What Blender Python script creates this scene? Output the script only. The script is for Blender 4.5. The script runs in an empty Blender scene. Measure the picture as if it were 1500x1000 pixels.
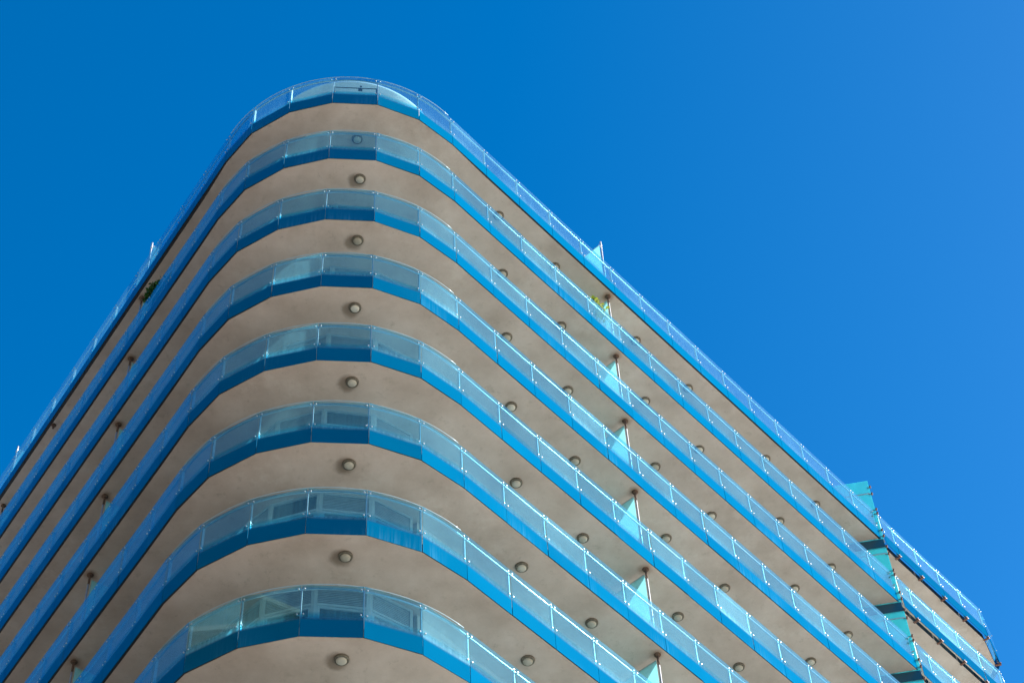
import bpy, bmesh, math, random
from mathutils import Vector, Matrix
random.seed(7)
C = bpy.context.scene.collection
R = math.radians

# ------------------------------------------------------------------ layout (metres, ground at z=0, photographer at x=y=0)
EYE = 1.6
FLOOR = 3.0
HP = 1.441                                   # height of one balustrade glass
ZTOP = 51.02 + EYE                           # top of the highest balustrade
def zb(l): return ZTOP - FLOOR*(l-1) - HP    # underside of balcony l (1 = top), also the bottom edge of its glass
NL = 17                                      # balconies down to the ground
CX, CY, CR = -4.486, 31.519, 3.99            # centre and radius of the rounded corner
CORNER = [(-7.744,29.204),(-6.890,28.325),(-5.756,27.744),(-4.526,27.540),(-3.281,27.701),(-2.165,28.269),(-1.286,29.145)]
HR, HL = R(51.1), R(127.1)
J3, JM3 = Vector(CORNER[-1]), Vector(CORNER[0])
dR = Vector((math.cos(HR), math.sin(HR))); nR = Vector((-dR.y, dR.x))
dL = Vector((math.cos(HL), math.sin(HL))); nL = Vector((dL.y, -dL.x))
RA = [1.42,2.83,4.28,5.70,7.10,8.48,9.83,11.2,12.56,13.91,15.3,16.68,18.05,19.4,20.64]
LA = [1.40*i for i in range(1,16)]
def pr(a, i): v = J3 + dR*a + nR*i; return (v.x, v.y)
def pl(a, i): v = JM3 + dL*a + nL*i; return (v.x, v.y)
LEFT = [pl(a,0) for a in reversed(LA)]
RIGHT = [pr(a,0) for a in RA]
JOINTS = LEFT + CORNER + RIGHT               # left end ... corner ... right end
NLF = len(LEFT)

def offset(pts, d):
    """polyline moved inward (to the left of its direction of travel) by d"""
    out = []
    n = len(pts)
    for i,p in enumerate(pts):
        p = Vector(p)
        ns = []
        if i>0: e=(p-Vector(pts[i-1])).normalized(); ns.append(Vector((-e.y,e.x)))
        if i<n-1: e=(Vector(pts[i+1])-p).normalized(); ns.append(Vector((-e.y,e.x)))
        m = sum(ns, Vector((0,0))).normalized()
        k = (d[i] if isinstance(d,list) else d)/max(.3, m.dot(ns[0]))
        out.append((p.x+m.x*k, p.y+m.y*k))
    return out

# ------------------------------------------------------------------ materials
def mat(name):
    m = bpy.data.materials.new(name); m.use_nodes = True
    nt = m.node_tree; nt.nodes.clear()
    out = nt.nodes.new('ShaderNodeOutputMaterial')
    return m, nt, out
class NT:
    def __init__(s, nt): s.nt = nt
    def n(s, t, **k):
        x = s.nt.nodes.new(t)
        for a,b in k.items():
            if a.startswith('i_'): x.inputs[a[2:].replace('_',' ')].default_value = b
            else: setattr(x, a, b)
        return x
    def l(s, a, b): s.nt.links.new(a, b)
    def math(s, op, a, b=None, clamp=False):
        x = s.nt.nodes.new('ShaderNodeMath'); x.operation = op; x.use_clamp = clamp
        for i,v in enumerate((a,b)):
            if v is None: continue
            if isinstance(v,(int,float)): x.inputs[i].default_value = v
            else: s.l(v, x.inputs[i])
        return x.outputs[0]
    def ramp(s, fac, stops, interp='LINEAR'):
        x = s.nt.nodes.new('ShaderNodeValToRGB'); x.color_ramp.interpolation = interp
        e = x.color_ramp.elements
        while len(e) < len(stops): e.new(.5)
        for k,(p,c) in zip(e, stops): k.position = p; k.color = (*c,1) if len(c)==3 else c
        s.l(fac, x.inputs[0]); return x.outputs[0]
    def mapr(s, v, a, b, c=0, d=1, smooth=False):
        x = s.nt.nodes.new('ShaderNodeMapRange'); x.interpolation_type = 'SMOOTHSTEP' if smooth else 'LINEAR'
        for i,q in zip((1,2,3,4),(a,b,c,d)): x.inputs[i].default_value = q
        s.l(v, x.inputs[0]); return x.outputs[0]
    def noise(s, vec, scale, detail=3, rough=.55, sc=None):
        if sc:
            mp = s.nt.nodes.new('ShaderNodeMapping'); mp.inputs['Scale'].default_value = sc; s.l(vec, mp.inputs[0]); vec = mp.outputs[0]
        x = s.n('ShaderNodeTexNoise'); x.inputs['Scale'].default_value = scale; x.inputs['Detail'].default_value = detail; x.inputs['Roughness'].default_value = rough
        s.l(vec, x.inputs['Vector']); return x.outputs[0]
    def mixc(s, f, a, b, mode='MIX'):
        x = s.nt.nodes.new('ShaderNodeMix'); x.data_type='RGBA'; x.blend_type = mode
        if isinstance(f,(int,float)): x.inputs[0].default_value = f
        else: s.l(f, x.inputs[0])
        for i,v in ((6,a),(7,b)):
            if isinstance(v, tuple): x.inputs[i].default_value = (*v,1)
            else: s.l(v, x.inputs[i])
        return x.outputs[2]
    def mixs(s, f, a, b):
        x = s.nt.nodes.new('ShaderNodeMixShader')
        if isinstance(f,(int,float)): x.inputs[0].default_value = f
        else: s.l(f, x.inputs[0])
        s.l(a, x.inputs[1]); s.l(b, x.inputs[2]); return x.outputs[0]

def fresnel(g, ior=1.5):
    geo = g.n('ShaderNodeNewGeometry')
    f = g.n('ShaderNodeFresnel')
    g.l(g.mapr(geo.outputs['Backfacing'], 0, 1, ior, 1/ior), f.inputs['IOR'])
    return f.outputs[0], geo

def balustrade_glass(name, blue, deep):
    m, nt, out = mat(name); g = NT(nt)
    uv = g.n('ShaderNodeUVMap'); uv.uv_map = 'UVMap'
    sep = g.n('ShaderNodeSeparateXYZ'); g.l(uv.outputs[0], sep.inputs[0]); v = sep.outputs[1]
    fr, geo = fresnel(g)
    pos = geo.outputs['Position']
    film = g.mapr(v, .43, .53, 1, 0, True)
    # coloured print fades out above the slab edge
    tint = g.ramp(v, [(.45,(.01,.36,.66)),(.56,(.14,.66,.84)),(.70,(.64,.865,.925))])
    streak = g.noise(pos, 3.0, 4, .6, (6,6,.35))
    big = g.noise(pos, .55, 2, .5)
    drt = g.math('MULTIPLY', g.mapr(streak,.38,.75,.75,1.2), g.mapr(big,.35,.7,.6,1.3))
    tr = g.n('ShaderNodeBsdfTransparent'); g.l(tint, tr.inputs[0])
    df = g.n('ShaderNodeBsdfDiffuse'); df.inputs[0].default_value=(.44,.84,.95,1)
    tl = g.n('ShaderNodeBsdfTranslucent'); tl.inputs[0].default_value=(.44,.88,.98,1)
    dirt = g.mixs(.5, df.outputs[0], tl.outputs[0])
    oi = g.n('ShaderNodeObjectInfo'); drt = g.math('MULTIPLY', drt, g.ramp(oi.outputs['Random'],[(0,(.45,)*3),(.55,(.8,)*3),(.85,(1.1,)*3),(1,(2.1,)*3)]))
    clear = g.mixs(g.math('MULTIPLY', drt, g.ramp(v,[(.50,(.34,)*3),(.60,(.20,)*3),(.74,(.10,)*3)]), True), tr.outputs[0], dirt)
    gl = g.n('ShaderNodeBsdfGlossy'); gl.inputs['Roughness'].default_value=.015; gl.inputs[0].default_value=(.55,.93,1,1)
    clear = g.mixs(fr, clear, gl.outputs[0])
    p = g.n('ShaderNodeBsdfDiffuse')
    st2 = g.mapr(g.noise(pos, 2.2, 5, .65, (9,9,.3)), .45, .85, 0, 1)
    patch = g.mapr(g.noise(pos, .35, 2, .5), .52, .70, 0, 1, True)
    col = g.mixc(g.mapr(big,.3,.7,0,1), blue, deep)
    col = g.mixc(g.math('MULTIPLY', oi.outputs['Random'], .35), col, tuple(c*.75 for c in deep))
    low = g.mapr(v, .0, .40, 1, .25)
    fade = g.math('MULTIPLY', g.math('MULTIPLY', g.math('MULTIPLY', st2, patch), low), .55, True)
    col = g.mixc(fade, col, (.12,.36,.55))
    g.l(col, p.inputs['Color'])
    gb = g.n('ShaderNodeBsdfGlossy'); gb.inputs['Roughness'].default_value=.07; gb.inputs[0].default_value=(.06,.55,1,1)
    op = g.mixs(g.math('MULTIPLY', fr, .55), p.outputs[0], gb.outputs[0])
    sh = g.mixs(film, clear, op)
    g.l(sh, out.inputs[0]); return m

def simple(name, col, rough=.5, metal=0, noise=0, scale=8, bump=0, col2=None, spec=None):
    m, nt, out = mat(name); g = NT(nt)
    p = g.n('ShaderNodeBsdfPrincipled'); geo = g.n('ShaderNodeNewGeometry'); pos = geo.outputs['Position']
    n = g.noise(pos, scale, 5, .6)
    c2 = col2 or tuple(c*(1-noise) for c in col)
    g.l(g.mixc(g.mapr(n,.35,.65,0,1), col, c2), p.inputs['Base Color'])
    p.inputs['Roughness'].default_value=rough; p.inputs['Metallic'].default_value=metal
    if spec is not None: p.inputs['Specular IOR Level'].default_value = spec
    if bump:
        b = g.n('ShaderNodeBump'); b.inputs['Strength'].default_value=bump; b.inputs['Distance'].default_value=.02
        g.l(n, b.inputs['Height']); g.l(b.outputs[0], p.inputs['Normal'])
    g.l(p.outputs[0], out.inputs[0]); return m

def concrete_soffit():
    m, nt, out = mat('painted_concrete'); g = NT(nt)
    p = g.n('ShaderNodeBsdfPrincipled'); geo = g.n('ShaderNodeNewGeometry'); pos = geo.outputs['Position']
    a = g.noise(pos, .8, 5, .62); b = g.noise(pos, 4.0, 6, .65); c = g.noise(pos, 30, 3, .6)
    col = g.ramp(a, [(.28,(.50,.41,.345)),(.5,(.61,.515,.445)),(.74,(.72,.625,.555))])
    col = g.mixc(g.mapr(b,.58,.75,0,.45), col, (.38,.32,.25))
    col = g.mixc(g.mapr(b,.22,.38,.35,0), col, (.72,.67,.60))
    col = g.mixc(g.mapr(c,.3,.7,0,.10), col, (.36,.32,.27))
    sc_ = g.noise(pos, 1.3, 8, .72); where_ = g.mapr(g.noise(pos, .28, 1, .5), .50, .62, 0, 1, True)
    col = g.mixc(g.math('MULTIPLY', g.mapr(sc_, .52, .60, 0, .22, True), where_), col, (.76,.71,.64))
    crk = g.math('ABSOLUTE', g.math('SUBTRACT', g.noise(pos, .9, 6, .6), .5))
    col = g.mixc(g.math('MULTIPLY', g.mapr(crk, .0, .004, .45, 0), g.mapr(b, .5, .6, 0, 1)), col, (.27,.22,.18))
    # brown water stain beside the lamp of the rounded corner and dull rings of wear round it
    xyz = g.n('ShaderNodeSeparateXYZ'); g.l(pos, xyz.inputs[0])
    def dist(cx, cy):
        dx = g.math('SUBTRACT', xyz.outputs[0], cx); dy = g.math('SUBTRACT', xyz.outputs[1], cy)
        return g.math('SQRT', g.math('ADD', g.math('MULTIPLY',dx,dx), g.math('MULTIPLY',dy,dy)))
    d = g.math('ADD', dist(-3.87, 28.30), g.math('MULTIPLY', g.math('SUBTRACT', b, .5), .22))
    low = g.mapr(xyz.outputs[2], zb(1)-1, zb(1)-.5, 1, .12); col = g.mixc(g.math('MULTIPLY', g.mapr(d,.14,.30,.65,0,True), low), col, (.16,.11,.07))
    for cx, cy in (pr(7.0,.24), pl(5.4,.24)):
        d = g.math('ADD', dist(cx, cy), g.math('MULTIPLY', g.math('SUBTRACT', b, .5), .25))
        col = g.mixc(g.mapr(d,.05,.24,.6,0,True), col, (.25,.14,.07))
    g.l(col, p.inputs['Base Color']); p.inputs['Roughness'].default_value=.75; p.inputs['Specular IOR Level'].default_value=.25
    bp = g.n('ShaderNodeBump'); bp.inputs['Strength'].default_value=.25; bp.inputs['Distance'].default_value=.02
    g.l(g.math('ADD', b, g.math('MULTIPLY', a, 2.0)), bp.inputs['Height']); g.l(bp.outputs[0], p.inputs['Normal'])
    g.l(p.outputs[0], out.inputs[0]); return m

def frosted(name, col, tfac=.25):
    m, nt, out = mat(name); g = NT(nt)
    fr, geo = fresnel(g)
    n = g.noise(geo.outputs['Position'], 2.5, 4, .6, (1,1,.3))
    c = g.mixc(g.mapr(n,.35,.7,0,.35), col, tuple(x*.8 for x in col))
    tl = g.n('ShaderNodeBsdfTranslucent'); g.l(c, tl.inputs[0])
    df = g.n('ShaderNodeBsdfDiffuse'); g.l(c, df.inputs[0])
    tr = g.n('ShaderNodeBsdfTransparent'); g.l(c, tr.inputs[0])
    gl = g.n('ShaderNodeBsdfGlossy'); gl.inputs['Roughness'].default_value=.05
    s = g.mixs(.3, tl.outputs[0], df.outputs[0]); s = g.mixs(tfac, s, tr.outputs[0]); s = g.mixs(fr, s, gl.outputs[0])
    g.l(s, out.inputs[0]); return m

def pane_mat():
    m, nt, out = mat('window_pane_with_curtain'); g = NT(nt)
    p = g.n('ShaderNodeBsdfPrincipled'); uv = g.n('ShaderNodeUVMap'); uv.uv_map='UVMap'
    geo = g.n('ShaderNodeNewGeometry')
    w = g.noise(uv.outputs[0], 9, 3, .5, (1.5,.03,1))
    r = g.noise(geo.outputs['Position'], .7, 1)
    col = g.ramp(w, [(.35,(.02,.055,.065)),(.62,(.06,.13,.145))])
    col = g.mixc(g.mapr(r,.45,.6,0,.5), col, (.16,.23,.24))
    g.l(col, p.inputs['Base Color']); p.inputs['Roughness'].default_value=.06
    g.l(p.outputs[0], out.inputs[0]); return m

def leaf_mat(name, a, b):
    m, nt, out = mat(name); g = NT(nt)
    geo = g.n('ShaderNodeNewGeometry')
    c = g.ramp(geo.outputs['Random Per Island'], [(0,a),(1,b)])
    df = g.n('ShaderNodeBsdfPrincipled'); g.l(c, df.inputs['Base Color']); df.inputs['Roughness'].default_value=.5
    tl = g.n('ShaderNodeBsdfTranslucent'); g.l(c, tl.inputs[0])
    g.l(g.mixs(.35, df.outputs[0], tl.outputs[0]), out.inputs[0]); return m

M = dict(
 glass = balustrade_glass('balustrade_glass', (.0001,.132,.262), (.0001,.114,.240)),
 glass2 = balustrade_glass('balustrade_glass_far', (.0001,.088,.185), (.0001,.078,.17)),
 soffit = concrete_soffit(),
 wall = simple('white_render', (.60,.62,.60), .8, noise=.12, scale=3, bump=.15),
 white = simple('white_paint', (.86,.86,.85), .5, noise=.06, scale=2, bump=.05),
 alu = simple('white_aluminium', (.42,.50,.52), .35, noise=.1),
 slat = simple('shutter_slat', (.30,.36,.38), .5, noise=.2),
 steel = simple('stainless_steel', (.66,.67,.68), .45, .8, .2, 20),
 rail = simple('satin_steel_rail', (.70,.71,.72), .33, 1, .15, 10),
 post = simple('galvanised_post', (.56,.58,.59), .48, .5, .15, 12),
 trim = simple('pale_edge_trim', (.42,.60,.68), .3, .2, .1, 10),
 sett = simple('bounce_damper_setts', (.09,.075,.06), .9, noise=.25, scale=3),
 dark = simple('dark_gasket', (.03,.03,.035), .6),
 rust = simple('rusty_steel', (.17,.105,.07), .85, 0, .5, 40, .3, (.09,.06,.045)),
 rustp = simple('painted_post_with_rust', (.42,.36,.30), .5, .3, .5, 9, .1, (.22,.12,.07)),
 brown = simple('brown_bracket', (.22,.10,.07), .6, 0, .4, 30),
 screen = frosted('frosted_screen', (.50,.84,.88), .25),
 turq = frosted('turquoise_glass', (.20,.74,.80), .35),
 header = simple('dark_teal_board', (.012,.075,.12), .4),
 pane = pane_mat(),
 lampring = simple('lamp_ring', (.22,.20,.155), .55, .3, .5, 25, 0),
 diffuser = simple('lamp_diffuser', (.66,.64,.56), .35, 0, .5, .35, col2=(.38,.35,.28)),
 leaf = leaf_mat('dark_leaves', (.018,.075,.006), (.06,.16,.015)),
 yleaf = leaf_mat('yellow_leaves', (.10,.20,.02), (.52,.50,.05)),
 pot = simple('white_pot', (.72,.74,.72), .5, noise=.1),
 terracotta = simple('terracotta', (.35,.14,.07), .8, noise=.2),
 stem = simple('stem', (.10,.07,.03), .8),
 paving = simple('pale_paving', (.60,.49,.37), .9, noise=.12, scale=1.2, bump=.1),
 road = simple('asphalt', (.06,.06,.06), .9, noise=.2, scale=5, bump=.1),
 kerb = simple('kerb_stone', (.40,.38,.35), .85, noise=.15),
 line = simple('road_paint', (.7,.7,.68), .6),
 blockwall = simple('ochre_render', (.16,.13,.10), .85, noise=.15, scale=.5), blockband = simple('grey_band', (.2,.18,.16), .8, noise=.1),
 floor = simple('balcony_tiles', (.45,.42,.38), .6, noise=.12, scale=5),
 cl_white = simple('white_cloth', (.78,.78,.78), .9), cl_pink = simple('pink_cloth', (.62,.28,.34), .9),
 cl_blue = simple('blue_cloth', (.08,.16,.42), .9), cl_grey = simple('grey_cloth', (.22,.25,.32), .9),
 navy = simple('navy_board', (.05,.12,.26), .5),
)

# ------------------------------------------------------------------ mesh helpers
class MB:
    def __init__(s): s.v=[]; s.f=[]; s.uv=[]; s.mi=[]; s.sm=[]
    def face(s, idx, uv=None, mi=0, sm=False):
        s.f.append(idx); s.uv.append(uv or [(0,0)]*len(idx)); s.mi.append(mi); s.sm.append(sm)
    def box(s, o, ax, ay, az, mi=0):
        """box from corner o with edge vectors"""
        o,ax,ay,az = map(Vector,(o,ax,ay,az)); b=len(s.v)
        for i in (0,1):
            for j in (0,1):
                for k in (0,1): s.v.append(o+ax*i+ay*j+az*k)
        lx,lz = ax.length, az.length
        def uv(n): return (lx*((n>>2)&1), lz*(n&1))
        for q in ((0,1,3,2),(4,6,7,5),(0,4,5,1),(2,3,7,6),(0,2,6,4),(1,5,7,3)):
            s.face([b+n for n in q], [uv(n) for n in q], mi)
    def cbox(s, c, dx, lx, ly, lz, mi=0):
        """box centred in plan at c (z = bottom), dx = unit direction of lx"""
        dx = Vector((dx[0],dx[1],0)); dy = Vector((-dx.y,dx.x,0)); c=Vector(c)
        s.box(c-dx*lx/2-dy*ly/2, dx*lx, dy*ly, (0,0,lz), mi)
    def tube(s, pts, r, n=8, mi=0, caps=True, closed=False):
        pts=[Vector(p) for p in pts]; rings=[]; up=Vector((0,0,1))
        for i,p in enumerate(pts):
            a = pts[max(0,i-1)]; c = pts[min(len(pts)-1,i+1)]
            t=(c-a).normalized(); u = t.cross(up)
            if u.length<1e-3: u = t.cross(Vector((1,0,0)))
            u.normalize(); w=u.cross(t); rr = r[i] if isinstance(r,(list,tuple)) else r
            b=len(s.v); rings.append(b)
            for k in range(n):
                an=2*math.pi*k/n; s.v.append(p+u*math.cos(an)*rr+w*math.sin(an)*rr)
        for a,b in zip(rings,rings[1:]):
            for k in range(n): s.face([a+k,a+(k+1)%n,b+(k+1)%n,b+k], None, mi, True)
        if caps: s.face([rings[0]+k for k in reversed(range(n))],None,mi); s.face([rings[-1]+k for k in range(n)],None,mi)
    def lathe(s, c, prof, n=28, mi=0, sm=True):
        c=Vector(c); rings=[]
        for r,z in prof:
            b=len(s.v); rings.append(b)
            for k in range(n):
                a=2*math.pi*k/n; s.v.append(c+Vector((math.cos(a)*r,math.sin(a)*r,z)))
        for a,b in zip(rings,rings[1:]):
            for k in range(n): s.face([a+k,a+(k+1)%n,b+(k+1)%n,b+k],None,mi,sm)
        s.face([rings[0]+k for k in reversed(range(n))],None,mi); s.face([rings[-1]+k for k in range(n)],None,mi)
    def prism(s, poly, z0, z1, mi=0, mtop=None, mside=None):
        b=len(s.v); n=len(poly)
        for z in (z0,z1):
            for p in poly: s.v.append(Vector((p[0],p[1],z)))
        s.face([b+k for k in reversed(range(n))],None,mi)
        s.face([b+n+k for k in range(n)],None,mi if mtop is None else mtop)
        for k in range(n): s.face([b+k,b+(k+1)%n,b+n+(k+1)%n,b+n+k],None,mi if mside is None else mside)
    def build(s, name, mats, parent=None, loc=None, rotz=0):
        me = bpy.data.meshes.new(name); me.from_pydata([tuple(v) for v in s.v],[],s.f)
        ul = me.uv_layers.new(name='UVMap')
        k=0
        for p,u,mi,sm in zip(me.polygons,s.uv,s.mi,s.sm):
            p.material_index=mi; p.use_smooth=sm
            for q in u: ul.data[k].uv=q; k+=1
        for m in (mats if isinstance(mats,(list,tuple)) else [mats]): me.materials.append(m)
        bm=bmesh.new(); bm.from_mesh(me); bmesh.ops.recalc_face_normals(bm, faces=bm.faces); bm.to_mesh(me); bm.free()
        o = bpy.data.objects.new(name, me); C.objects.link(o)
        if parent: o.parent = parent
        if loc is not None: o.location = loc
        o.rotation_euler[2] = rotz
        return o
def empty(name, loc=(0,0,0), rotz=0, parent=None):
    o = bpy.data.objects.new(name, None); o.empty_display_size=.2; C.objects.link(o); o.location=loc; o.rotation_euler[2]=rotz
    if parent: o.parent=parent
    return o
def tag(o, label=None, cat=None, group=None, kind=None):
    for k,v in (('label',label),('category',cat),('group',group),('kind',kind)):
        if v: o[k]=v
    return o
def linkcopy(o, parent=None, loc=None, rotz=None):
    c=o.copy(); C.objects.link(c)
    if parent is not None: c.parent=parent
    if loc is not None: c.location=loc
    if rotz is not None: c.rotation_euler[2]=rotz
    for ch in list(o.children): linkcopy(ch, c)
    return c

# ------------------------------------------------------------------ camera
TILT, ROLL, F = 0.94075037, -0.06918591, 2966.67
c,s = math.cos(TILT), math.sin(TILT); cr,sr = math.cos(ROLL), math.sin(ROLL)
fwd = Vector((0,c,s)); u0 = Vector((0,-s,c)); x0 = Vector((1,0,0))
right = x0*cr+u0*sr; up = -x0*sr+u0*cr
cam = bpy.data.cameras.new('camera'); co = bpy.data.objects.new('camera', cam); C.objects.link(co)
co.matrix_world = Matrix(((right.x,up.x,-fwd.x,0),(right.y,up.y,-fwd.y,0),(right.z,up.z,-fwd.z,EYE),(0,0,0,1)))
cam.sensor_width=36; cam.lens=F/1500*36; cam.clip_end=6000; cam.clip_start=.1
bpy.context.scene.camera = co
def proj(p):
    q = Vector(p)-Vector((0,0,EYE)); d=q.dot(fwd)
    return 750+F*q.dot(right)/d, 500-F*q.dot(up)/d

# ------------------------------------------------------------------ the building
B = tag(empty('apartment_building', (CX,CY,0)), 'tall apartment building with curved corner, taupe soffits and stacked glass balconies in bright blue bands', 'building')
OFF = Vector((-CX,-CY,0))
def bp(o):                                   # hang a part, built in world coordinates, on the building
    o.parent=B; o.location = o.location + OFF; return o
BW=10.0                                      # depth of each wing
# inner corner of the V plan
def isect(p,d,q,e):
    den=d.x*e.y-d.y*e.x; t=((q.x-p.x)*e.y-(q.y-p.y)*e.x)/den; return p+d*t
IN = isect(J3+nR*BW, dR, JM3+nL*BW, dL)
SCR0 = Vector(pr(20.68,-.05)); SCRD = Vector((math.cos(R(173)), math.sin(R(173))))   # glass screen between the two blocks
endR_in = isect(SCR0, SCRD, J3+nR*BW, dR)
endR_in = Vector(pr(20.0, BW))
def footprint(inset):
    pts = offset(JOINTS, inset)
    q = isect(SCR0, SCRD, Vector(pts[-1]), dR); pts[-1]=(q.x-dR.x*.03,q.y-dR.y*.03)
    mid = SCR0+SCRD*2.2
    pts += [(mid.x-dR.x*.03,mid.y-dR.y*.03), tuple(endR_in), tuple(IN), pl(LA[-1],BW)]
    return pts
for l in range(1,NL+1):
    m=MB(); z=zb(l)
    m.prism(footprint([.10 if l==1 else .06]*NLF+[.05,.04,.025,.015,.015,.02,.02]+[.055 if l==1 else .02]*len(RIGHT)), z+.006, z+.26, 0, 1, 2)
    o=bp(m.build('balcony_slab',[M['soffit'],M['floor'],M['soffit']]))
    m=MB(); q=[.11 if l==1 else .07]*NLF+[.06,.05,.035,.025,.025,.03,.03]+[.065 if l==1 else .03]*len(RIGHT)
    a_=offset(JOINTS,.009); b_=offset(JOINTS,q)
    for k in range(len(a_)-1):
        n0=len(m.v)
        for zz in (z+.012,z+.030): m.v+=[Vector((p[0],p[1],zz)) for p in (a_[k],a_[k+1],b_[k+1],b_[k])]
        for f in ((0,1,2,3),(4,7,6,5),(0,4,5,1),(3,2,6,7)): m.face([n0+j for j in f])
    bp(m.build('seal_strip',M['dark']))
# wall line
WA = [R(a) for a in (-142.9,-116.5,-90,-63.5,-38.9)]
WPTS = [(CX+2.55*math.cos(a), CY+2.55*math.sin(a)) for a in WA]
def wallR(a): return pr(a,1.455)
def wallL(a): return pl(a,1.455)
# stretches of the wing walls: (along start, along end, is window)
RW = [(0,.7,0),(.7,3.1,1),(3.1,3.9,0),(3.9,6.3,1),(6.3,7.9,0),(7.9,10.3,1),(10.3,11.1,0),(11.1,13.5,1),(13.5,14.4,0),(14.4,16.6,1),(16.6,17.2,0),(17.2,19.4,1),(19.4,20.35,0)]
LW = [(0,1.1,0),(1.1,3.5,1),(3.5,4.6,0),(4.6,7.0,1),(7.0,20.9,0)]
def window(p, q, z0, z1, kind, parent):
    """a glazed opening from p to q (plan), outside face looking out; sash, transom and panes"""
    p=Vector(p); q=Vector(q); w=(q-p).length; d=(q-p).normalized(); nrm=Vector((-d.y,d.x))
    rot=math.atan2(d.y,d.x)
    e=empty('window',(p.x+OFF.x,p.y+OFF.y,z0),rot,parent)
    h=z1-z0; m=MB(); t=.07
    m.box((0,0,0),(t,0,0),(0,.08,0),(0,0,h)); m.box((w-t,0,0),(t,0,0),(0,.08,0),(0,0,h))
    m.box((t,0,h-t),(w-2*t,0,0),(0,.08,0),(0,0,t)); m.box((t,0,0),(w-2*t,0,0),(0,.08,0),(0,0,.09))
    ht=h-.62
    m.box((t,-.012,ht),(w-2*t,0,0),(0,.085,0),(0,0,.06))
    nb = 2 if w>1.6 else 1
    for k in range(nb):
        x0_=t+(w-2*t)*k/nb; x1_=t+(w-2*t)*(k+1)/nb; off=.018+.02*k
        m.box((x0_+.004,off,.092),(.055,0,0),(0,.045,0),(0,0,ht-.095)); m.box((x1_-.059,off,.092),(.055,0,0),(0,.045,0),(0,0,ht-.095))
        m.box((x0_+.059,off,ht-.058),(x1_-x0_-.118,0,0),(0,.045,0),(0,0,.055)); m.box((x0_+.059,off,.092),(x1_-x0_-.118,0,0),(0,.045,0),(0,0,.08))
    m.build('frame',M['alu'],e)
    g=MB(); g.box((t+.001,.052,.1),(w-2*t-.002,0,0),(0,.012,0),(0,0,ht-.1)); g.build('pane',M['pane'],e)
    sh=MB()
    if kind:
        k=0; zz=ht+.065
        while zz<h-t-.04: sh.box((t+.002,.02,zz),(w-2*t-.004,0,0),(0,.02,.012),(0,0,.04)); zz+=.052
        sh.box((t+.002,.055,ht+.062),(w-2*t-.004,0,0),(0,.01,0),(0,0,h-t-ht-.064)); sh.build('shutter',M['slat'],e)
    else:
        sh.box((t+.002,.045,ht+.062),(w-2*t-.004,0,0),(0,.012,0),(0,0,h-t-ht-.064)); sh.build('pane',M['pane'],e)
    return e
for l in range(2,NL+1):
    z0=zb(l)+.264; z1=zb(l-1)+.008
    m=MB()
    def seg(a,b,za,zb_):
        a=Vector(a); b=Vector(b); d=b-a; n=Vector((-d.y,d.x)).normalized()*.22
        m.box((a.x,a.y,za),(d.x,d.y,0),(n.x,n.y,0),(0,0,zb_-za))
    for fn,tab,sg in ((wallR,RW,1),(wallL,LW,-1)):
        for a,b,w in tab:
            A,Bq=fn(a),fn(b)
            if sg<0: A,Bq=Bq,A
            if w and l<=8: seg(A,Bq,z1-.16,z1)
            else: seg(A,Bq,z0,z1)
        if l>8 and sg<0:
            for k in range(4): seg(WPTS[k],WPTS[k+1],z0,z1)
        bp(m.build('wall',M['wall'])); m=MB()
    if l<=8:
        for fn,tab,sg in ((wallR,RW,1),(wallL,LW,-1)):
            for a,b,w in tab:
                if not w: continue
                A,Bq=fn(a),fn(b)
                if sg<0: A,Bq=Bq,A
                window(A,Bq,z0,z1-.162,(l+int(a*3))%3!=0,B)
        for k in range(4):
            window(WPTS[k],WPTS[k+1],z0,z1,(l+k)%4!=0,B)
# penthouse drum on the roof terrace, white curved parapet above it
m=MB(); z=zb(1)
m.lathe((CX,CY,0),[(2.45,z+.262),(2.45,z+2.62),(2.69,z+2.62),(2.69,z+3.40),(2.73,z+3.42),(2.73,z+3.50),(2.3,z+3.50)],96)
o=bp(m.build('penthouse_wall',M['white']))
m=MB()
for k in range(-6,7):
    a=R(-90+k*14); d=(-math.sin(a),math.cos(a)); m.cbox((CX+2.455*math.cos(a),CY+2.455*math.sin(a),z+.27),d,.05,.03,2.34)
bp(m.build('penthouse_mullions',M['alu']))
m=MB()
po=[pr(4,5),pr(18,5),pr(18,9),tuple(IN),pl(19,9),pl(19,5),pl(4,5)]
m.prism(po,z+.262,z+3.0); bp(m.build('penthouse_block',M['wall']))

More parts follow.
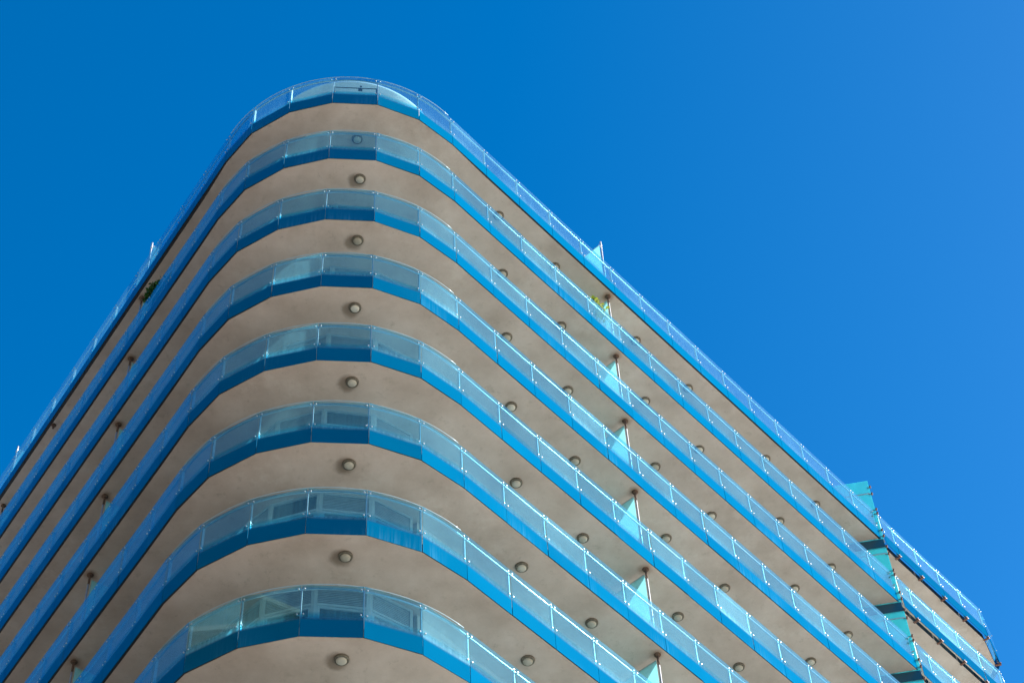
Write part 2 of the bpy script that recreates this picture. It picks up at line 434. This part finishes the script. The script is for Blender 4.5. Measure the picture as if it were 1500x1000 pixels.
# ------------------------------------------------------------------ balustrades
def panel_mb(w, gap=.016, th=.012):
    m=MB(); m.box((gap/2,-th/2,0),(w-gap,0,0),(0,th,0),(0,0,HP)); return m
def post_mb():
    m=MB()                                   # flat bar, foot plate, four glass clamps; local x = along the facade, y = inward
    m.box((-.007,.045,.10),(.014,0,0),(0,.055,0),(0,0,1.28))
    m.box((-.05,.058,.10),(.1,0,0),(0,.012,0),(0,0,.14))
    return m
def clamp_mb():
    m=MB()
    for z in (.62,1.345):
        for sg in (-1,1):
            m.tube([(0,.06,z+.01),(sg*.035,.045,z),(sg*.062,.012,z-.004)],.009,6)
            m.tube([(sg*.062,.016,z-.004),(sg*.062,-.016,z-.004)],.0165,10)
    m.box((-.010,.040,.60),(.020,0,0),(0,.005,0),(0,0,.78))
    return m
def seglist(joints, levels):
    out=[]
    for l in levels:
        for i in range(len(joints)-1):
            a=Vector(joints[i]); b=Vector(joints[i+1]); z=zb(l)
            P=[proj((p.x,p.y,zz)) for p in (a,b) for zz in (z,z+HP)]
            xs=[min(1500,max(0,p[0])) for p in P]; ys=[min(1000,max(0,p[1])) for p in P]
            inside = sum(0<=p[0]<=1500 and 0<=p[1]<=1000 for p in P)
            w=abs((P[2][0]-P[0][0])*(P[1][1]-P[0][1])-(P[2][1]-P[0][1])*(P[1][0]-P[0][0]))
            out.append((w*(inside/4.0 if inside else 0), l, i))
    return out
def balustrades(joints, levels, parent, off, mglass, keep, feet=False, railpts=None, capts=None):
    segs = sorted(seglist(joints, levels), reverse=True)
    ind = set((l,i) for a,l,i in segs[:keep] if a>0)
    rest=MB(); restp=MB(); cache={}
    pm = post_mb(); cm = clamp_mb()
    pproto=None
    jset = {}
    for a,l,i in segs[:]:
        jset[(l,i)] = max(jset.get((l,i),0), a); jset[(l,i+1)] = max(jset.get((l,i+1),0), a)
    jbig = sorted(jset, key=lambda k:-jset[k])[:keep]
    jbig = set(k for k in jbig if jset[k]>0)
    for a_,l,i in sorted(segs, key=lambda q:(q[1],q[2])):
        a=Vector(joints[i]); b=Vector(joints[i+1]); w=(b-a).length; rot=math.atan2(b.y-a.y,b.x-a.x)
        rnd=random.Random(l*100+i); tilt=rnd.uniform(-.004,.004); push=rnd.uniform(-.006,.006)
        if (l,i) in ind:
            key=round(w,3)
            if key not in cache:
                o=panel_mb(w).build('glass_panel',mglass,parent); cache[key]=o
            else: o=linkcopy(cache[key],parent)
            n=Vector((-(b-a).y,(b-a).x)).normalized()*push
            o.location=(a.x+off.x+n.x,a.y+off.y+n.y,zb(l)); o.rotation_euler=(tilt,0,rot+rnd.uniform(-.003,.003))
        else:
            t=panel_mb(w); mt=Matrix.Translation((a.x+off.x,a.y+off.y,zb(l)))@Matrix.Rotation(rot,4,'Z')
            b0=len(rest.v); rest.v+=[mt@v for v in t.v]
            for f,u,mi,sm in zip(t.f,t.uv,t.mi,t.sm): rest.face([k+b0 for k in f],u,mi,sm)
    if rest.f: tag(rest.build('glass_panels',mglass,parent),kind='stuff')
    rc=MB()
    for l in levels:
        for i in range(len(joints)):
            p=Vector(joints[i]); d=Vector((0,0))
            if i>0: d+=(p-Vector(joints[i-1])).normalized()
            if i<len(joints)-1: d+=(Vector(joints[i+1])-p).normalized()
            rot=math.atan2(d.y,d.x)
            if (l,i) in jbig:
                if pproto is None:
                    pproto=pm.build('balustrade_post',M['post'],parent); cm.build('clamp_bracket',M['steel'],pproto)
                    o=pproto
                else: o=linkcopy(pproto,parent)
                o.location=(p.x+off.x,p.y+off.y,zb(l)); o.rotation_euler[2]=rot
            else:
                mt=Matrix.Translation((p.x+off.x,p.y+off.y,zb(l)))@Matrix.Rotation(rot,4,'Z')
                for t in (pm,cm):
                    b0=len(rc.v); rc.v+=[mt@v for v in t.v]
                    for f,u,mi,sm in zip(t.f,t.uv,t.mi,t.sm): rc.face([k+b0 for k in f],u,mi,sm)
    if rc.f: tag(rc.build('balustrade_posts',M['post'],parent),kind='stuff')
    for l in levels:
        m=MB(); m.tube([(x+off.x,y+off.y,zb(l)+1.395) for x,y in railpts],.021,10); m.build('handrail',M['rail'],parent)
        m=MB(); m.tube([(x+off.x,y+off.y,zb(l)+1.441) for x,y in capts],.009,8); m.build('glass_edge_trim',M['trim'],parent)
RAIL=[(CX+3.905*math.cos(R(-142.9+104*k/40)),CY+3.905*math.sin(R(-142.9+104*k/40))) for k in range(41)]
RAIL=[pl(LA[-1],.075)]+RAIL+[pr(20.6,.075)]
CAP=[(CX+3.985*math.cos(R(-142.9+104*k/40)),CY+3.985*math.sin(R(-142.9+104*k/40))) for k in range(41)]
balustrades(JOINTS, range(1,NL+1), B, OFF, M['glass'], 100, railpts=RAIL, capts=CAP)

# ------------------------------------------------------------------ partitions between the flats
def partition(l, fnp, d, n, parent, mirror=False):
    """rusty topped post near the slab edge with a frosted sheet running back to the wall"""
    x,y=fnp; rot=math.atan2(d.y,d.x); z=zb(l)
    e=empty('privacy_partition',(x+OFF.x,y+OFF.y,z),rot,parent)
    top=2.995; sg=-1 if mirror else 1       # local +y*sg points inward
    m=MB(); m.tube([(0,sg*.22,.262),(0,sg*.22,top-.34)],.026,12); m.build('post',M['steel'],e)
    m=MB(); m.tube([(0,sg*.22,top-.34),(0,sg*.22,top-.02)],.030,12); 
    if l>1: m.lathe((0,sg*.22,top-.03),[(.03,-.02),(.07,0),(.085,.02),(.085,.03)],16)
    m.box((-.05,sg*.22-.012,top-.33),(.1,0,0),(0,.024,0),(0,0,.03)); m.build('post_top',M['rust'] if l>1 else M['steel'],e)
    m=MB(); a,b=sorted((sg*.28,sg*1.43)); m.box((-.006,a,.32),(.012,0,0),(0,b-a,0),(0,0,top-.32-.16)); m.build('frosted_sheet',M['screen'],e)
    m=MB(); m.box((-.012,a,top-.16),(.024,0,0),(0,b-a,0),(0,0,.025)); m.box((-.012,a,.30),(.024,0,0),(0,b-a,0),(0,0,.022)); m.build('sheet_rail',M['post'],e)
    return e
for l in range(1,10):
    partition(l, pr(7.02,0), dR, nR, B)
    partition(l, pl(5.40,0), -dL, nL, B)
    partition(l, pl(14.83,.05), -dL, nL, B)

# turquoise screen closing the end of the main block
rs=math.atan2(SCRD.y,SCRD.x)
for l in range(1,6):
    z=zb(l); e=empty('end_screen',(SCR0.x+OFF.x,SCR0.y+OFF.y,z),rs,B)
    m=MB(); m.box((-.02,-.008,-.02),(2.15,0,0),(0,.016,0),(0,0,2.61 if l>1 else 2.97)); m.build('turquoise_sheet',M['turq'],e)
    if l>1: m=MB(); m.box((.0,-.03,2.60),(2.1,0,0),(0,.06,0),(0,0,.36)); m.build('header_board',M['header'],e)
    m=MB()
    for zz in (.75,2.25): m.box((.02,.02,zz),(.9,0,0),(0,.03,0),(0,0,.03))
    m.build('stiffener',M['post'],e)
    m=MB()
    for zz in (.12,.42,1.25,1.45,2.25,2.6):
        m.tube([(-.05,-.03,zz),(-.05,.06,zz)],.032,10); m.tube([(-.05,.0,zz),(.06,.0,zz)],.014,8)
    m.build('edge_clamps',M['brown'],e)

# ------------------------------------------------------------------ the adjoining block beyond the screen
J2=[pr(20.93,-.02),pr(21.72,0),pr(23.03,0),pr(24.35,0),pr(25.65,0),pr(26.94,0),pr(28.3,.42),pr(29.15,1.45),pr(29.45,2.8),pr(29.3,4.1)]
A2=tag(empty('adjoining_building',(J2[0][0],J2[0][1],0)),'narrow adjoining block with darker blue bands and rounded end beyond the turquoise screen','building')
OF2=Vector((-J2[0][0],-J2[0][1],0))
rr=offset(J2,.075)
for l in range(1,NL+1):
    z=zb(l); o2=offset(J2,.17)
    poly=o2+[pr(28.0,BW),pr(20.6,BW),(SCR0.x+SCRD.x*2.2+dR.x*.04,SCR0.y+SCRD.y*2.2+dR.y*.04)]
    poly=[(x+OF2.x,y+OF2.y) for x,y in poly]
    m=MB(); m.prism(poly,z+.03,z+.28,0,1,2); m.build('balcony_slab',[M['soffit'],M['floor'],M['dark']],A2)
    if l>1:
        w=[pr(21.4,1.5),pr(26.6,1.5),pr(27.6,2.3),pr(27.8,4),pr(27.8,9.8),pr(21.4,9.8)]
        m=MB(); m.prism([(x+OF2.x,y+OF2.y) for x,y in w],z+.284,zb(l-1)+.026); m.build('wall',M['wall'],A2)
balustrades(J2, range(1,NL+1), A2, OF2, M['glass2'], 45, railpts=rr, capts=J2[5:])
fp=None
for l in range(1,7):
    for i in range(1,8):
        p=Vector(J2[i]); d=(Vector(J2[i+1])-Vector(J2[i-1])).normalized(); rot=math.atan2(d.y,d.x)
        if fp is None:
            m=MB(); m.box((-.035,-.03,-.03),(.07,0,0),(0,.22,0),(0,0,.035)); m.tube([(-.05,-.03,.02),(-.05,.05,.02)],.024,8); m.tube([(.05,-.03,.02),(.05,.05,.02)],.024,8)
            fp=m.build('foot_bracket',M['brown'],A2); o=fp
        else: o=linkcopy(fp,A2)
        o.location=(p.x+OF2.x,p.y+OF2.y,zb(l)); o.rotation_euler[2]=rot

# ------------------------------------------------------------------ ceiling lamps under the slabs
ORD={1:'topmost',2:'second highest',3:'third highest',4:'fourth highest',5:'fifth highest',6:'sixth highest',7:'seventh highest',8:'eighth highest'}
lp=None
def lamp(l, xy, where):
    global lp
    z=zb(l)+.012
    if lp is None:
        e=empty('ceiling_lamp')
        m=MB(); m.lathe((0,0,0),[(.155,0),(.155,-.03),(.148,-.05),(.128,-.062),(.112,-.062),(.108,-.05)],36); m.build('lamp_ring',M['lampring'],e)
        m=MB(); m.lathe((0,0,0),[(.110,-.045),(.106,-.07),(.088,-.092),(.055,-.106),(.015,-.110)],32); m.build('diffuser',M['diffuser'],e)
        lp=e
    else: e=linkcopy(lp)
    e.location=(xy[0],xy[1],z); e.rotation_euler[2]=HR
    tag(e,'round lamp under the %s balcony, %s'%(ORD[l],where),'ceiling lamp','round lamps under the balconies')
NTH=['first','second','third','fourth','fifth','sixth']
for l in range(1,9):
    if l>1: lamp(l,(-3.765,28.24),'at the middle of the curved corner')
    else: lamp(1,(-3.95,28.75),'seen through the glass of the rounded corner')
    for k,a in enumerate((2.65,5.12,8.84,11.36,15.28,17.92)):
        x,y=pr(a,.66); u,v=proj((x,y,zb(l)))
        if u<1520 and v<1015: lamp(l,(x,y),'%s along the right wing'%NTH[k])

# ------------------------------------------------------------------ plants and balcony things
def foliage(m, c, rx, ry, rz, n, size, seed, d=Vector((1,0,0))):
    rd=random.Random(seed); dy=Vector((-d.y,d.x,0))
    lobes=[(Vector((rd.uniform(-.7,.7),rd.uniform(-.6,.6),rd.uniform(-.6,.75))), rd.uniform(.3,.5)) for _ in range(14)]
    for _ in range(n):
        L,rad=rd.choice(lobes)
        v=Vector((rd.gauss(0,1),rd.gauss(0,1),rd.gauss(0,1))).normalized()*rad*rd.uniform(.4,1.1)+L
        p=Vector(c)+d*v.x*rx+dy*v.y*ry+Vector((0,0,v.z*rz))
        a=Vector((rd.gauss(0,1),rd.gauss(0,1),rd.gauss(0,.6)-.2)).normalized(); b=a.cross(Vector((rd.gauss(0,1),rd.gauss(0,1),rd.gauss(0,1)))).normalized()
        L_=size*rd.uniform(.6,1.4); W_=L_*.32
        k=len(m.v); m.v+=[p,p+a*L_*.5+b*W_,p+a*L_,p+a*L_*.5-b*W_]; m.face([k,k+1,k+2,k+3])
d3=Vector((dL.x,dL.y,0))
x,y=pl(4.05,.34); e=tag(empty('potted_shrub',(x,y,zb(2)+.26)),'dense dark green shrub in a long planter, growing over the glass of the left wing','potted plant')
m=MB(); m.cbox((0,0,0),dL,1.15,.30,.34); m.build('planter',M['terracotta'],e)
m=MB()
for k in range(7):
    t=-.5+k/6; m.tube([(dL.x*t,dL.y*t,.3),(dL.x*t*1.05+.03,dL.y*t*1.05,.9),(dL.x*t*1.15,dL.y*t*1.15,1.45)],[.015,.011,.006],6)
m.build('stem',M['stem'],e)
m=MB(); foliage(m,(-nL.x*.06,-nL.y*.06,1.42),.72,.34,.54,3000,.09,3,d3); m.build('foliage',M['leaf'],e)
d4=Vector((dR.x,dR.y,0))
x,y=pr(6.62,.30); e=tag(empty('potted_climber',(x,y,zb(2)+.26)),'yellow green leafy plant in a white lattice pot beside the rusty topped post','potted plant')
m=MB(); m.lathe((0,0,0),[(.13,0),(.20,.05),(.23,.42),(.25,.44),(.25,.48),(.2,.48)],20)
for k in range(10):
    a=k*math.pi/5
    m.tube([(.235*math.cos(a),.235*math.sin(a),.48),(.26*math.cos(a+.3),.26*math.sin(a+.3),.75),(.25*math.cos(a+.6),.25*math.sin(a+.6),1.0)],.012,5)
    m.tube([(.235*math.cos(a),.235*math.sin(a),.48),(.26*math.cos(a-.3),.26*math.sin(a-.3),.75),(.25*math.cos(a-.6),.25*math.sin(a-.6),1.0)],.012,5)
m.build('lattice_pot',M['pot'],e)
m=MB()
for k in range(6):
    a=k*1.05; m.tube([(.05*math.cos(a),.05*math.sin(a),.4),(.12*math.cos(a),.12*math.sin(a),1.2),(.16*math.cos(a)-.05,.16*math.sin(a),2.0)],[.012,.009,.004],5)
m.build('stem',M['stem'],e)
m=MB(); foliage(m,(-.02,0,1.55),.30,.24,.66,300,.11,9,d4); m.build('foliage',M['yleaf'],e)

# drying rack with washing on the second highest balcony, right wing
def rack(a, l):
    x,y=pr(a,.55); e=tag(empty('drying_rack',(x,y,zb(l)+.26),HR),'thin folding drying rack hung with washing behind the glass of the right wing','drying rack')
    m=MB()
    for sx in (-.8,.8):
        m.tube([(sx,-.25,0),(sx,.2,.95)],.012,6); m.tube([(sx,.25,0),(sx,-.2,.95)],.012,6)
    m.build('legs',M['post'],e); m=MB()
    for k in range(6): yy=-.25+.1*k; m.tube([(-.85,yy,.95),(.85,yy,.95)],.006,6)
    m.build('rails',M['post'],e)
    return e
rack(10.6,2)
for k,(t,w,h,mm,lab) in enumerate([(-.72,.30,.50,'cl_white','white towel hanging first on the drying rack'),(-.32,.26,.42,'cl_grey','grey shirt hanging second on the drying rack'),(.05,.34,.55,'cl_white','wide white sheet hanging in the middle of the drying rack'),(.48,.22,.40,'cl_pink','pink cloth hanging on the drying rack'),(.80,.2,.46,'cl_blue','blue cloth at the far end of the drying rack')]):
    x,y=pr(10.6+t,.30-.0*k); rd=random.Random(k)
    m=MB(); n=10; zt_=.965+0
    for i in range(n+1):
        for j in range(9):
            xx=-w/2+w*i/n; s_=j/8; m.v.append(Vector((xx+.01*math.sin(9*s_+k),.02*math.sin(xx*40+k)*s_+.012*math.sin(s_*7)-.0,(zt_-h*s_)*1.0)))
    for i in range(n):
        for j in range(8): a=i*9+j; m.face([a,a+9,a+10,a+1],None,0,True)
    o=m.build('hanging_cloth',M[mm],None,(x,y,zb(2)+.26),HR)
    md=o.modifiers.new('thickness','SOLIDIFY'); md.thickness=.006
    tag(o,lab,'laundry','washing on the drying rack')
# blue folded chairs leaning behind the glass
def chair(a,i,l,label):
    x,y=pr(a,i); e=tag(empty('garden_chair',(x,y,zb(l)+.26),HR+1.2),label,'chair','chairs on the balconies')
    m=MB(); m.box((-.24,-.22,.42),(.48,0,0),(0,.44,0),(0,0,.035)); m.build('seat',M['navy'],e)
    m=MB(); m.box((-.24,.20,.50),(.48,0,0),(0,.03,0),(0,.12,.46)); m.build('backrest',M['navy'],e)
    for sx in (-.21,.21):
        for sy in (-.19,.19): m=MB(); m.tube([(sx*1.1,sy*1.15,0),(sx,sy,.42)],.016,8); m.build('leg',M['post'],e)
chair(7.75,.45,3,'navy chair behind the glass just past the post on the third highest balcony')
chair(9.3,.5,4,'navy chair behind the glass of the fourth highest balcony, right wing')
# floodlight bar at the corner of the roof terrace
a=Vector(CORNER[3]); b=Vector(CORNER[4]); d=(b-a).normalized(); n=Vector((-d.y,d.x)); w=(b-a).length
e=tag(empty('floodlight_bar',(a.x+n.x*.13,a.y+n.y*.13,zb(1)+.26),math.atan2(d.y,d.x)),'thin dark metal frame with a small floodlight behind the topmost corner glass','light fitting')
m=MB(); m.tube([(.03,0,0),(.03,0,.86)],.014,8); m.tube([(w-.03,0,0),(w-.03,0,.86)],.02,8); m.tube([(.03,0,.86),(w-.03,0,.86)],.014,8); m.build('frame',M['dark'],e)
m=MB(); m.box((w*.6-.05,-.05,.76),(.12,0,0),(0,.09,0),(0,0,.035)); m.tube([(w*.62,0,.79),(w*.62,0,.96)],.012,8); m.tube([(w*.62-.03,0,.97),(w*.62+.03,0,.97)],.02,8); m.build('lamp_head',M['dark'],e)
# rusty pipe stub under the topmost left balcony
x,y=pl(11.07,.16); m=MB(); m.tube([(0,0,.0),(0,0,-.16)],.035,10); m.lathe((0,0,-.02),[(.08,.0),(.08,.02)],12); o=m.build('drain_pipe',M['rust'],None,(x,y,zb(1)+.012)); tag(o,'short rusty drain stub under the topmost balcony, left wing','pipe')

# ------------------------------------------------------------------ ground, street
def struct(name,m,mt): o=m.build(name,mt); tag(o,kind='structure'); return o
m=MB(); m.box((-2500,-2500,-1),(5000,0,0),(0,5000,0),(0,0,1)); struct('ground',m,M['paving'])
def strip(m, p, d, n, a0, a1, i0, i1, z, h):
    q=p+d*a0+n*i0; m.box((q.x,q.y,z),((d*(a1-a0)).x,(d*(a1-a0)).y,0),((n*(i1-i0)).x,(n*(i1-i0)).y,0),(0,0,h))
m=MB(); strip(m,JM3,dL,nL,-60,300,-15,-4,.004,.002); struct('road',m,M['road'])
m=MB(); strip(m,J3,dR,nR,-70,300,-19,-6,.010,.002); struct('road',m,M['road'])
m=MB()
for i0 in (-15.3,-4.0): strip(m,JM3,dL,nL,-3,300,i0,i0+.3,.004,.13)
struct('kerb',m,M['kerb'])
m=MB()
for i0 in (-19.3,-6.0): strip(m,J3,dR,nR,-3,300,i0,i0+.3,.004,.13)
struct('kerb',m,M['kerb'])
m=MB()
for k in range(0,40): strip(m,J3,dR,nR,k*6,k*6+3,-12.6,-12.45,.016,.002); strip(m,JM3,dL,nL,k*6,k*6+3,-9.6,-9.45,.010,.002)
struct('road_marking',m,M['line'])

m=MB(); m.box((-38,-25,.016),(50,0,0),(0,47,0),(0,0,.002)); struct('bounce_damper',m,M['sett'])  # unseen dark ground, added to weaken the light bounced up onto the soffits

# two plain unseen blocks, added to shut out light from the low horizon sky
def block(cx, cy, rot, w, d, floors, label):
    e=tag(empty('horizon_blocker',(cx,cy,0),rot),label,'building')
    m=MB(); m.box((-w/2,-d/2,.006),(w,0,0),(0,d,0),(0,0,floors*3.1)); m.build('wall',M['blockwall'],e)
    m=MB()
    for f in range(floors):
        m.box((-w/2-.6,-d/2-.9,f*3.1+2.8),(w+1.2,0,0),(0,d+1.8,0),(0,0,.22))
    m.build('floor_bands',M['blockband'],e)
    m=MB()
    for f in range(floors):
        n=int(w/4)
        for k in range(n):
            x=-w/2+(k+.25)*w/n
            for y in (-d/2-.03,d/2-.02): m.box((x,y,f*3.1+.7),(w/n*.5,0,0),(0,.05,0),(0,0,1.7))
    m.build('windows',M['pane'],e)
block(-31,16,R(127.1),60,12,18,'unseen ochre block added to cut horizon light opposite the left wing')
block(-12,-34,R(4),64,16,16,'unseen ochre block added to cut horizon light behind the photographer')
# ------------------------------------------------------------------ light
SAZ, SEL = R(8.5), R(31)                       # sun azimuth from +x towards +y, elevation
sd = Vector((math.cos(SEL)*math.cos(SAZ), math.cos(SEL)*math.sin(SAZ), math.sin(SEL)))
sun=bpy.data.lights.new('sun','SUN'); sun.energy=5.0; sun.angle=R(.5); sun.color=(1,.955,.89)
so=bpy.data.objects.new('sun',sun); C.objects.link(so); so.rotation_euler=sd.to_track_quat('Z','Y').to_euler(); so.location=(60,20,80)
w=bpy.data.worlds.new('World'); bpy.context.scene.world=w; w.use_nodes=True; nt=w.node_tree; nt.nodes.clear(); g=NT(nt)
sky=g.n('ShaderNodeTexSky'); sky.sky_type='NISHITA'; sky.sun_disc=False; sky.sun_elevation=SEL; sky.sun_rotation=R(90)-SAZ
sky.air_density=1.0; sky.dust_density=.6; sky.ozone_density=3.0; sky.altitude=0
hs=g.n('ShaderNodeHueSaturation'); hs.inputs['Saturation'].default_value=1.43; hs.inputs['Value'].default_value=1.0
bg=g.n('ShaderNodeBackground'); bg.inputs[1].default_value=.102
g.l(sky.outputs[0],hs.inputs['Color']); g.l(hs.outputs[0],bg.inputs[0])
wo=g.n('ShaderNodeOutputWorld'); g.l(bg.outputs[0],wo.inputs[0])
sc=bpy.context.scene
sc.view_settings.view_transform='Standard'; sc.view_settings.look='None'; sc.view_settings.gamma=1; sc.view_settings.exposure=1.25
sc.render.engine='CYCLES'; sc.cycles.sample_clamp_indirect=6; sc.cycles.max_bounces=10; sc.cycles.transparent_max_bounces=24; sc.cycles.diffuse_bounces=5
